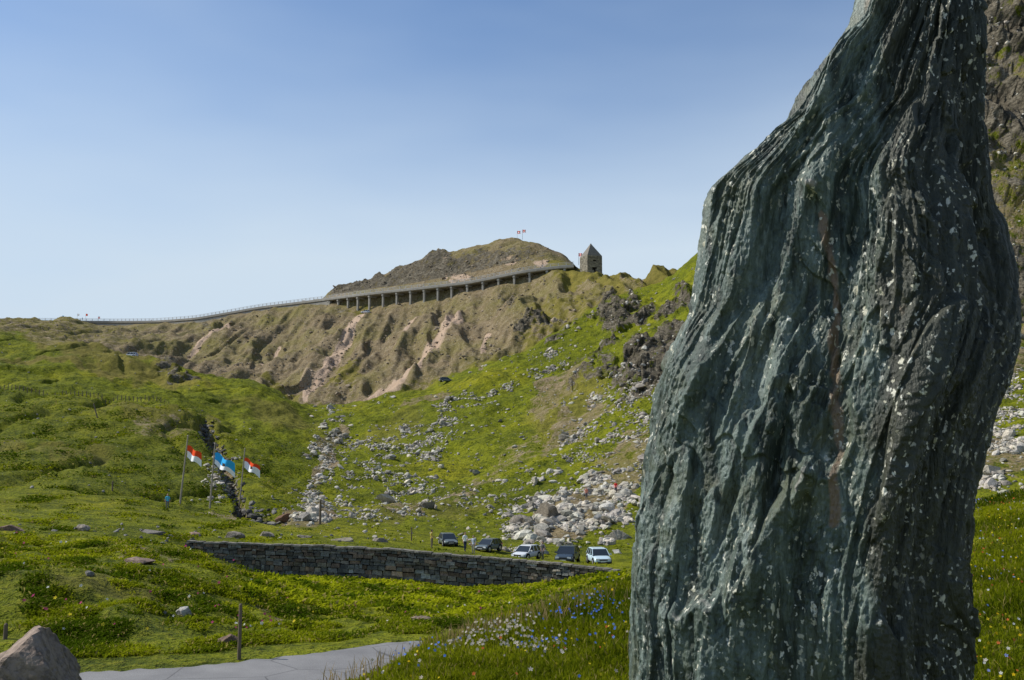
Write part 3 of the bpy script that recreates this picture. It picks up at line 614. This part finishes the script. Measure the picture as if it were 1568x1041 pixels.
# ---------------------------------------------------------------- cars
M_GLASS=simple('car_glass',(.02,.025,.03),.08,.8,.1); M_TYRE=simple('tyre_rubber',(.02,.02,.02),.85,.1); M_HUB=simple('alloy_wheel',(.45,.45,.46),.35,.6,.1,1,.7); M_LAMP=simple('headlamp',(.75,.77,.8),.15,.7,.05); M_TAIL=simple('tail_lamp',(.5,.02,.02),.3,.5); M_PLATE=simple('number_plate',(.8,.8,.78),.5,.3,.05); M_TRIM=simple('black_trim',(.03,.03,.03),.6,.3)
def paint(c,n): 
    return simple(n,c,.25,.6,.04,1)
def car(loc,heading,pm,L_=4.3,Wd=1.8,H_=1.5):
    e=empty('parked_car',loc,heading); hw=Wd/2; belt=.62*H_
    secs=[(-L_/2,.80,.42,belt*.80),(-L_/2+.08,.93,.30,belt*.93),(-L_/2+.5,1,.24,belt),(-.6,1,.22,belt),(.55,1,.22,belt),(L_/2-1.15,1,.23,belt*.97),(L_/2-.45,.96,.25,belt*.86),(L_/2-.1,.86,.30,belt*.72),(L_/2,.72,.38,belt*.62)]
    vs=[];fs=[]; n=20
    for x,w,z0,z1 in secs:
        for k in range(n):
            t_=2*math.pi*k/n; c_,s_2=math.cos(t_),math.sin(t_); ex=.38
            yy=math.copysign(abs(c_)**ex,c_)*hw*w*(1-.05*max(0,s_2)); z_=(z0+z1)/2+(z1-z0)/2*math.copysign(abs(s_2)**(ex*1.1),s_2)
            vs.append((x,yy,z_))
    for i in range(len(secs)-1):
        for k in range(n): fs.append((i*n+k,i*n+(k+1)%n,(i+1)*n+(k+1)%n,(i+1)*n+k))
    fs.append(tuple(range(n))[::-1]); fs.append(tuple(len(vs)-n+k for k in range(n)))
    me=bpy.data.meshes.new('body'); me.from_pydata(vs,[],fs); me.materials.append(pm); me.polygons.foreach_set('use_smooth',[True]*len(fs)); me.update()
    o=bpy.data.objects.new('body',me); sc.collection.objects.link(o); o.parent=e
    x0,x1,x2,x3=-L_*.47,-L_*.36,L_*.06,L_*.25; zt=H_
    def hexa(name,b0,b1,t0,t1,wb_,wt,z0,z1,mat):
        v=[(b0,-wb_,z0),(b1,-wb_,z0),(b1,wb_,z0),(b0,wb_,z0),(t0,-wt,z1),(t1,-wt,z1),(t1,wt,z1),(t0,wt,z1)]
        me=bpy.data.meshes.new(name); me.from_pydata(v,[],[(0,3,2,1),(4,5,6,7),(0,1,5,4),(1,2,6,5),(2,3,7,6),(3,0,4,7)]); me.materials.append(mat)
        bm=bmesh.new();bm.from_mesh(me);bmesh.ops.bevel(bm,geom=bm.edges[:],offset=.035,segments=2,affect='EDGES');bm.to_mesh(me);bm.free()
        o=bpy.data.objects.new(name,me); sc.collection.objects.link(o); o.parent=e
    hexa('windows',x0,x3,x1,x2,hw*.93,hw*.76,belt-.06,zt-.05,M_GLASS)
    hexa('roof',x1-.06,x2+.06,x1+.08,x2-.06,hw*.80,hw*.72,zt-.075,zt,pm)
    A=Acc()
    for sgn in (-1,1):
        for (bx,tx_) in ((x0+.02,x1),(x3-.02,x2),(-.15,-.2),(x0+.75,x1+.55)):
            p0=Vector((bx,sgn*hw*.935,belt-.04));p1=Vector((tx_,sgn*hw*.775,zt-.05)); d_=(p1-p0)
            A.box((p0+p1)/2,Vector((.045,0,0)),Vector((0,.025,0)),d_/2)
        A.abox((L_*.17,sgn*(hw+.09),belt+.06),.12,.2,.14)
    A.build('pillars_and_mirrors',pm,e)
    A=Acc()
    for sx_ in (-1,1):
        for sgn in (-1,1):
            cx=sx_*L_*.305; A.tube((cx,sgn*(hw-.2),.32),(cx,sgn*(hw+.015),.32),.33,.31,24,0); A.tube((cx,sgn*(hw+.016),.32),(cx,sgn*(hw+.03),.32),.2,.17,14,1)
            A.tube((cx,sgn*(hw-.25),.34),(cx,sgn*(hw+.004),.34),.39,.385,24,0)
    A.build('wheels',[M_TYRE,M_HUB],e)
    A=Acc()
    for sgn in (-1,1):
        A.abox((L_/2-.06,sgn*hw*.62,belt*.66),.1,.36,.15,0); A.abox((-L_/2+.03,sgn*hw*.72,belt*.78),.1,.22,.22,1)
    A.abox((L_/2+.005,0,.40),.03,.52,.12,2); A.abox((-L_/2-.01,0,.6),.03,.52,.12,2)
    A.abox((L_/2-.01,0,belt*.62),.06,.75,.14,3); A.abox((L_/2-.03,0,.33),.1,1.3,.12,3)
    A.build('lamps_grille_plates',[M_LAMP,M_TAIL,M_PLATE,M_TRIM],e)
pw=paint((.60,.62,.64),'paint_white'); pd=paint((.035,.05,.065),'paint_dark_blue'); pb=paint((.50,.62,.68),'paint_pale_blue'); pg=paint((.10,.12,.12),'paint_grey')
def carat(px,d,hd,pm,**k): g=G(px,d); g.z+=.0; car(g,math.radians(hd),pm,**k)
carat(806,99,-120,pw,L_=3.6,Wd=1.65,H_=1.36); carat(869,96,-105,pd,Wd=1.8,H_=1.55,L_=4.1); carat(917,94,-82,pb,H_=1.45,Wd=1.7,L_=3.9)
carat(748,107,-120,pg,L_=3.5,H_=1.3,Wd=1.6); carat(686,109,-75,pg,L_=3.5,H_=1.3,Wd=1.6)
carat(200,300,175,pw)
b=G(560,447); car(b,math.radians(170),pw)
b=GY(683,585,270); car(b,math.radians(20),pg)
# ---------------------------------------------------------------- people
M_SKIN=simple('skin',(.50,.30,.21),.6,.3,.08); 
def person(loc,rz,shirt,pants,hair=(.05,.03,.02),bend=0,stride=.0,H=1.75,arm=0.0):
    ms=simple('shirt',shirt,.85,.1,.1); mp=simple('trousers',pants,.85,.1,.1); mh=simple('hair',hair,.8,.2,.2); msh=simple('shoes',(.05,.04,.035),.7,.2)
    s=stride
    vb=[(0,0,.95,.125),(0,0,1.12,.115),(0,-.01,1.32,.145),(0,0,1.475,.055),(0,-.012,1.54,.052),(0,-.01,1.64,.06),
        (-.17,0,1.42,.062),(-.24,.03,1.14,.045),(-.24,-.09-arm,.87+arm*.9,.03),(.17,0,1.42,.062),(.24,.03,1.14,.045),(.24,-.09-arm,.87+arm*.9,.03),
        (-.09,0,.9,.095),(-.1,-.03-s*.5,.5,.062),(-.1,.02-s,.09,.042),(-.11,-.14-s,.045,.04),(.09,0,.9,.095),(.1,-.03+s*.2,.5,.062),(.1,.03+s,.09,.042),(.11,-.13+s,.045,.04)]
    ed=[(0,1),(1,2),(2,3),(3,4),(4,5),(2,6),(6,7),(7,8),(2,9),(9,10),(10,11),(0,12),(12,13),(13,14),(14,15),(0,16),(16,17),(17,18),(18,19)]
    me=bpy.data.meshes.new('person'); me.from_pydata([v[:3] for v in vb],ed,[])
    o=bpy.data.objects.new('person',me); sc.collection.objects.link(o)
    md=o.modifiers.new('s','SKIN'); 
    for i,v in enumerate(vb): o.data.skin_vertices[0].data[i].radius=(v[3],v[3]*(.8 if i in(0,1,2) else 1)); o.data.skin_vertices[0].data[i].use_root=(i==0)
    ss=o.modifiers.new('u','SUBSURF'); ss.levels=2; ss.render_levels=2
    me.update_tag(); bpy.context.view_layer.update()
    dg=bpy.context.evaluated_depsgraph_get(); m2=bpy.data.meshes.new_from_object(o.evaluated_get(dg)); bpy.data.objects.remove(o); bpy.data.meshes.remove(me)
    bm=bmesh.new(); bm.from_mesh(m2)
    for f in bm.faces:
        c=f.calc_center_median(); 
        if c.z>1.49: f.material_index=0
        elif c.z<.1: f.material_index=4
        elif abs(c.x)>.19 and c.z<1.12: f.material_index=0
        elif c.z<.94: f.material_index=2
        else: f.material_index=1
        f.smooth=True
    def blobm(kind,mi,**k):
        r=kind(bm,**k)
        for v in r['verts']:
            for f in v.link_faces: f.material_index=mi; f.smooth=True
        return r
    ICO=bmesh.ops.create_icosphere; CON=bmesh.ops.create_cone
    r=blobm(ICO,0,subdivisions=3,radius=1,matrix=Matrix.Translation((0,-.012,1.635))@Matrix.Diagonal((.078,.094,.118,1)))
    for v in r['verts']:
        if v.co.z<1.6: v.co.x*=1-(1.6-v.co.z)*2.2
    r=blobm(ICO,3,subdivisions=3,radius=1,matrix=Matrix.Translation((0,.008,1.655))@Matrix.Diagonal((.086,.096,.112,1)))
    dl_=[v for v in r['verts'] if (v.co.y<-.045 and v.co.z<1.70) or v.co.z<1.58]
    bmesh.ops.delete(bm,geom=dl_,context='VERTS')
    for ex in (-.03,.03):
        blobm(ICO,3,subdivisions=1,radius=.010,matrix=Matrix.Translation((ex,-.094,1.64)))
    blobm(CON,0,segments=6,radius1=.014,radius2=.006,depth=.04,cap_ends=True,matrix=Matrix.Translation((0,-.106,1.615)))
    blobm(ICO,4,subdivisions=1,radius=1,matrix=Matrix.Translation((0,-.096,1.572))@Matrix.Diagonal((.022,.008,.005,1)))
    for sg in (-1,1):
        blobm(ICO,0,subdivisions=1,radius=.02,matrix=Matrix.Translation((sg*.080,0,1.63)))
        w=Vector((sg*.24,-.09-arm,.87+arm*.9)); el=Vector((sg*.24,.03,1.14)); w=w.lerp(el,.10)
        blobm(ICO,0,subdivisions=2,radius=.048,matrix=Matrix.Translation(w+Vector((0,-.01,-.03)))@Matrix.Diagonal((.5,.9,1.15,1)))
        for k,(dy,ln2) in enumerate(((-.034,.06),(-.012,.075),(.01,.07),(.03,.055))):
            blobm(CON,0,segments=6,radius1=.007,radius2=.01,depth=ln2,cap_ends=True,matrix=Matrix.Translation(w+Vector((-sg*.006,dy-.01,-.068-ln2/2)))@Matrix.Rotation(.2,4,'X'))
        blobm(CON,0,segments=6,radius1=.008,radius2=.011,depth=.055,cap_ends=True,matrix=Matrix.Translation(w+Vector((0,-.052,-.045)))@Matrix.Rotation(-.7,4,'X'))
    for m_ in (M_SKIN,ms,mp,mh,msh): m2.materials.append(m_)
    bm.to_mesh(m2); bm.free()
    m2.name='person'; o=bpy.data.objects.new('person',m2); sc.collection.objects.link(o); o.location=loc; o.rotation_euler=(bend,0,rz); o.scale=(H/1.75,)*3
person(G(712,101),.6,(.85,.85,.85),(.03,.04,.08),stride=.12,H=1.9); person(G(661,102),1.2,(.65,.48,.1),(.25,.2,.14),arm=.15,H=1.8)
person(G(831,99),-1.0,(.08,.08,.09),(.12,.12,.14)); person(G(256,112),.3,(.10,.50,.70),(.15,.15,.17)); 
person(GY(943,757,110),.4,(.85,.03,.03),(.08,.08,.1),arm=.2,H=1.85); person(GY(898,765,105),.4,(.8,.3,.2),(.1,.1,.12)); person(G(725,98),-.5,(.45,.5,.6),(.3,.28,.25))
person(P(108,490.5,552),0,(.1,.1,.12),(.1,.1,.12)); person(P(88,490.5,552),0,(.5,.1,.1),(.1,.1,.12)); person(P(126,490.5,552),0,(.1,.3,.5),(.1,.1,.12))
# ---------------------------------------------------------------- grass
def blades(name,p,hgt,wd,cols,lean=.45,mat=M_GRASS):
    n=len(p); ph=rng.uniform(0,2*math.pi,n); lw=rng.uniform(.15,1,n)*lean; la=rng.uniform(0,2*math.pi,n)
    sx_=np.cos(ph)*wd/2; sy_=np.sin(ph)*wd/2; lx=np.cos(la)*lw*hgt; ly=np.sin(la)*lw*hgt
    base=p-np.array([0,0,.02]); mid_=base+np.stack([lx*.35,ly*.35,hgt*.6/(1+.4*lw)],-1); tip=base+np.stack([lx,ly,hgt/(1+.9*lw)],-1)
    s_=np.stack([sx_,sy_,np.zeros(n)],-1)
    v=np.stack([base-s_*.7,base+s_*.7,mid_-s_,mid_+s_,tip],1)
    f=np.array([[0,1,3],[0,3,2],[2,3,4]])[None]+np.arange(n)[:,None,None]*5
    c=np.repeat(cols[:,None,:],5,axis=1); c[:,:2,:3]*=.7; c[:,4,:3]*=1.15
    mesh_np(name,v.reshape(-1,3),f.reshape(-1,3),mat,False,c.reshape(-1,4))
def gcols(n,p,s=1.0,shd=None):
    a=.5+.9*fbm(p[:,0]/4.0,p[:,1]/5.0,3,200)+rng.normal(0,.16,n)
    if shd is not None: a=a-shd*.6  # blades darkened by the same painted shade
    a=np.clip(a,0,1)[:,None]
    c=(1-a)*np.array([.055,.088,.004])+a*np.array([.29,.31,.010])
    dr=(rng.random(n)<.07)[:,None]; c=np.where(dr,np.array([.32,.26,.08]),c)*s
    return np.concatenate([c,np.ones((n,1))],1)
def tufts(n,weight,per,spread):
    p,px,py=scatter(n,weight); q_=np.repeat(p,per,axis=0); off=rng.normal(0,1,(len(q_),2))*spread(q_[:,1])[:,None]; q_[:,:2]+=off; return q_,np.repeat(LAST_SHADE,per)
fgw=((S>2.05)*(S<3.6)).astype(float)
p,shd=tufts(48000,fgw,6,lambda d:.02+.002*d)
hN=np.clip(.12+.10*fbm(p[:,0]/1.2,p[:,1]/1.2,2,210),.05,.32)*rng.uniform(.5,1.3,len(p))
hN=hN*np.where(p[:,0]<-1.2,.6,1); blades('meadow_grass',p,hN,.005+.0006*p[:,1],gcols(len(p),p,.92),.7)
clump=np.clip(.1+1.9*fbm(X/2.4,D/3.0,3,220),.0,2)
p,shd=tufts(34000,((S>5.15)*(S<8.0)).astype(float)*clump,5,lambda d:.004*d)
hN=rng.uniform(.06,.26,len(p)); blades('bank_grass',p,hN,.0014*p[:,1]+.01,gcols(len(p),p,1.15,shd),1.6)
wd_=wb([(640,915,260,24,3,1),(850,905,110,22,-8,1),(420,880,60,10,20,1)])*(S>6)*(S<8)
p,shd=tufts(6500,wd_,7,lambda d:.006*d); blades('leafy_weeds',p,rng.uniform(.2,.55,len(p)),.003*p[:,1],gcols(len(p),p,1.3),1.5)
sg=((S>9.0)*(S<12.2))*np.clip(-.1+1.6*fbm(X/4,D/5,3,225),0,1.5)*(1-np.clip(screem*1.3,0,1))*(1-sstep(380,520,PXG+40*gn(X/12,D/12,7))*.85)
p,shd=tufts(9000,sg,4,lambda d:.004*d)
blades('slope_grass',p,rng.uniform(.1,.32,len(p)),.0018*p[:,1],gcols(len(p),p,1.05,shd),1.6)
def flowers(name,n,weight,colr,size,hgt):
    p,px,py=scatter(n,weight); hh=rng.uniform(hgt*.6,hgt*1.2,n); c=p+np.stack([rng.normal(0,.02,n),rng.normal(0,.02,n),hh],-1)
    vs=[];fs=[];cs=[]; k=0
    for i in range(n):
        s_=size*random.uniform(.7,1.3)*(1+max(0,c[i][1]-12)*.03); tl=Vector((random.uniform(-.6,.6),-.7+random.uniform(-.5,.5),random.uniform(.3,1))).normalized(); a_=tl.orthogonal().normalized(); b_2=tl.cross(a_); o_=Vector(c[i])
        cc=np.array(colr[random.randrange(len(colr))])*random.uniform(.8,1.1)
        for t_ in range(5):
            an=t_*2*math.pi/5; d0=a_*math.cos(an)+b_2*math.sin(an); d1=a_*math.cos(an+.55)+b_2*math.sin(an+.55); d2=a_*math.cos(an-.55)+b_2*math.sin(an-.55)
            vs+= [o_,o_+d2*s_*.6,o_+d0*s_+tl*s_*.15,o_+d1*s_*.6]; fs+=[(k,k+1,k+2),(k,k+2,k+3)]; k+=4; cs+=[(*(cc*.8),1)]+[(*cc,1)]*3
        g0=Vector(p[i]); vs+=[g0,g0+Vector((.006,0,0)),o_]; fs.append((k,k+1,k+2)); k+=3; cs+=[(.05,.09,.01,1)]*3
    mesh_np(name,np.array([tuple(v) for v in vs]),np.array(fs),M_PETAL,False,np.array(cs))
flowers('white_wildflowers',330,fgw*(blob([(745,1000,75,20,-12,1),(820,1015,60,20,0,.4),(700,1020,40,10,0,.5)],10)+.01),[(.55,.48,.38),(.6,.55,.48)],.016,.19)
flowers('blue_wildflowers',170,fgw*(blob([(890,960,70,26,-15,1),(930,985,40,30,0,.6),(830,1000,70,30,0,.4),(640,1030,80,20,0,.2)],10)+.01),[(.10,.22,.75),(.2,.35,.8)],.014,.19)
flowers('yellow_wildflowers',420,fgw*((PXG>1440)*1.0+.12),[(.75,.5,.02),(.8,.62,.04),(.6,.16,.05)],.013,.21)
flowers('meadow_daisies',140,fgw*(PXG>1440),[(.75,.75,.7),(.3,.35,.7)],.014,.21)
flowers('bank_wildflowers',160,((S>5.3)*(S<7.8))*1.0,[(.75,.6,.05),(.7,.7,.65),(.5,.08,.2)],.035,.25)
p,px,py=scatter(450,fgw*(blob([(540,1030,110,30,-20,.6),(800,960,180,14,-15,1)],10))); blades('dry_grass_stalks',p,rng.uniform(.2,.38,len(p)),np.full(len(p),.009),np.tile([.30,.22,.10,1],(len(p),1)),.4)
# ---------------------------------------------------------------- light / sky / camera
sd=Vector((-.68,.14,.70)).normalized()
sun=bpy.data.lights.new('sun','SUN'); sun.energy=5.0; sun.angle=math.radians(.53); sun.color=(1,.955,.87)
so=bpy.data.objects.new('sun',sun); so.rotation_euler=sd.to_track_quat('Z','Y').to_euler(); sc.collection.objects.link(so)
w=bpy.data.worlds.new('World'); sc.world=w; w.use_nodes=True; nt=w.node_tree; bg=nt.nodes['Background']
sk=nt.nodes.new('ShaderNodeTexSky'); sk.sky_type='NISHITA'; sk.sun_disc=False; sk.sun_elevation=math.asin(sd.z); sk.sun_rotation=math.atan2(sd.x,sd.y); sk.altitude=1200; sk.air_density=1.0; sk.dust_density=1.8; sk.ozone_density=2.2
tc=nt.nodes.new('ShaderNodeTexCoord'); mp=nt.nodes.new('ShaderNodeMapping'); mp.inputs['Scale'].default_value=(1,1,3.5); nz_=nt.nodes.new('ShaderNodeTexNoise'); nz_.inputs['Scale'].default_value=1.3; nz_.inputs['Detail'].default_value=4; nz_.inputs['Roughness'].default_value=.5
nt.links.new(tc.outputs['Generated'],mp.inputs['Vector']); nt.links.new(mp.outputs[0],nz_.inputs['Vector'])
sepz=nt.nodes.new('ShaderNodeSeparateXYZ'); nt.links.new(tc.outputs['Generated'],sepz.inputs[0])
hz=nt.nodes.new('ShaderNodeMapRange'); hz.interpolation_type='SMOOTHERSTEP'; hz.inputs['From Min'].default_value=.06; hz.inputs['From Max'].default_value=.52; hz.inputs['To Min'].default_value=.95; hz.inputs['To Max'].default_value=0.0
nt.links.new(sepz.outputs['Z'],hz.inputs['Value'])
cr=nt.nodes.new('ShaderNodeMapRange'); cr.inputs['From Min'].default_value=.4; cr.inputs['From Max'].default_value=.75; cr.inputs['To Min'].default_value=0; cr.inputs['To Max'].default_value=.34
nt.links.new(nz_.outputs[0],cr.inputs['Value'])
ad=nt.nodes.new('ShaderNodeMath'); ad.operation='ADD'; ad.use_clamp=True; nt.links.new(hz.outputs[0],ad.inputs[0]); nt.links.new(cr.outputs[0],ad.inputs[1])
tn_=nt.nodes.new('ShaderNodeMix'); tn_.data_type='RGBA'; tn_.blend_type='MULTIPLY'; tn_.inputs[0].default_value=1; nt.links.new(sk.outputs[0],tn_.inputs[6]); tn_.inputs[7].default_value=(.78,1.0,1.18,1)
mx=nt.nodes.new('ShaderNodeMix'); mx.data_type='RGBA'; nt.links.new(ad.outputs[0],mx.inputs[0]); nt.links.new(tn_.outputs[2],mx.inputs[6]); mx.inputs[7].default_value=(5.1,6.1,7.1,1)
nt.links.new(mx.outputs[2],bg.inputs[0]); bg.inputs[1].default_value=.12
cam=bpy.data.cameras.new('camera'); cam.lens=35; cam.sensor_width=36; cam.clip_end=20000; cam.clip_start=.05
co=bpy.data.objects.new('camera',cam); co.rotation_euler=(math.pi/2+PIT,0,0); sc.collection.objects.link(co); sc.camera=co
sc.view_settings.view_transform='Standard'; sc.view_settings.look='None'; sc.view_settings.exposure=0
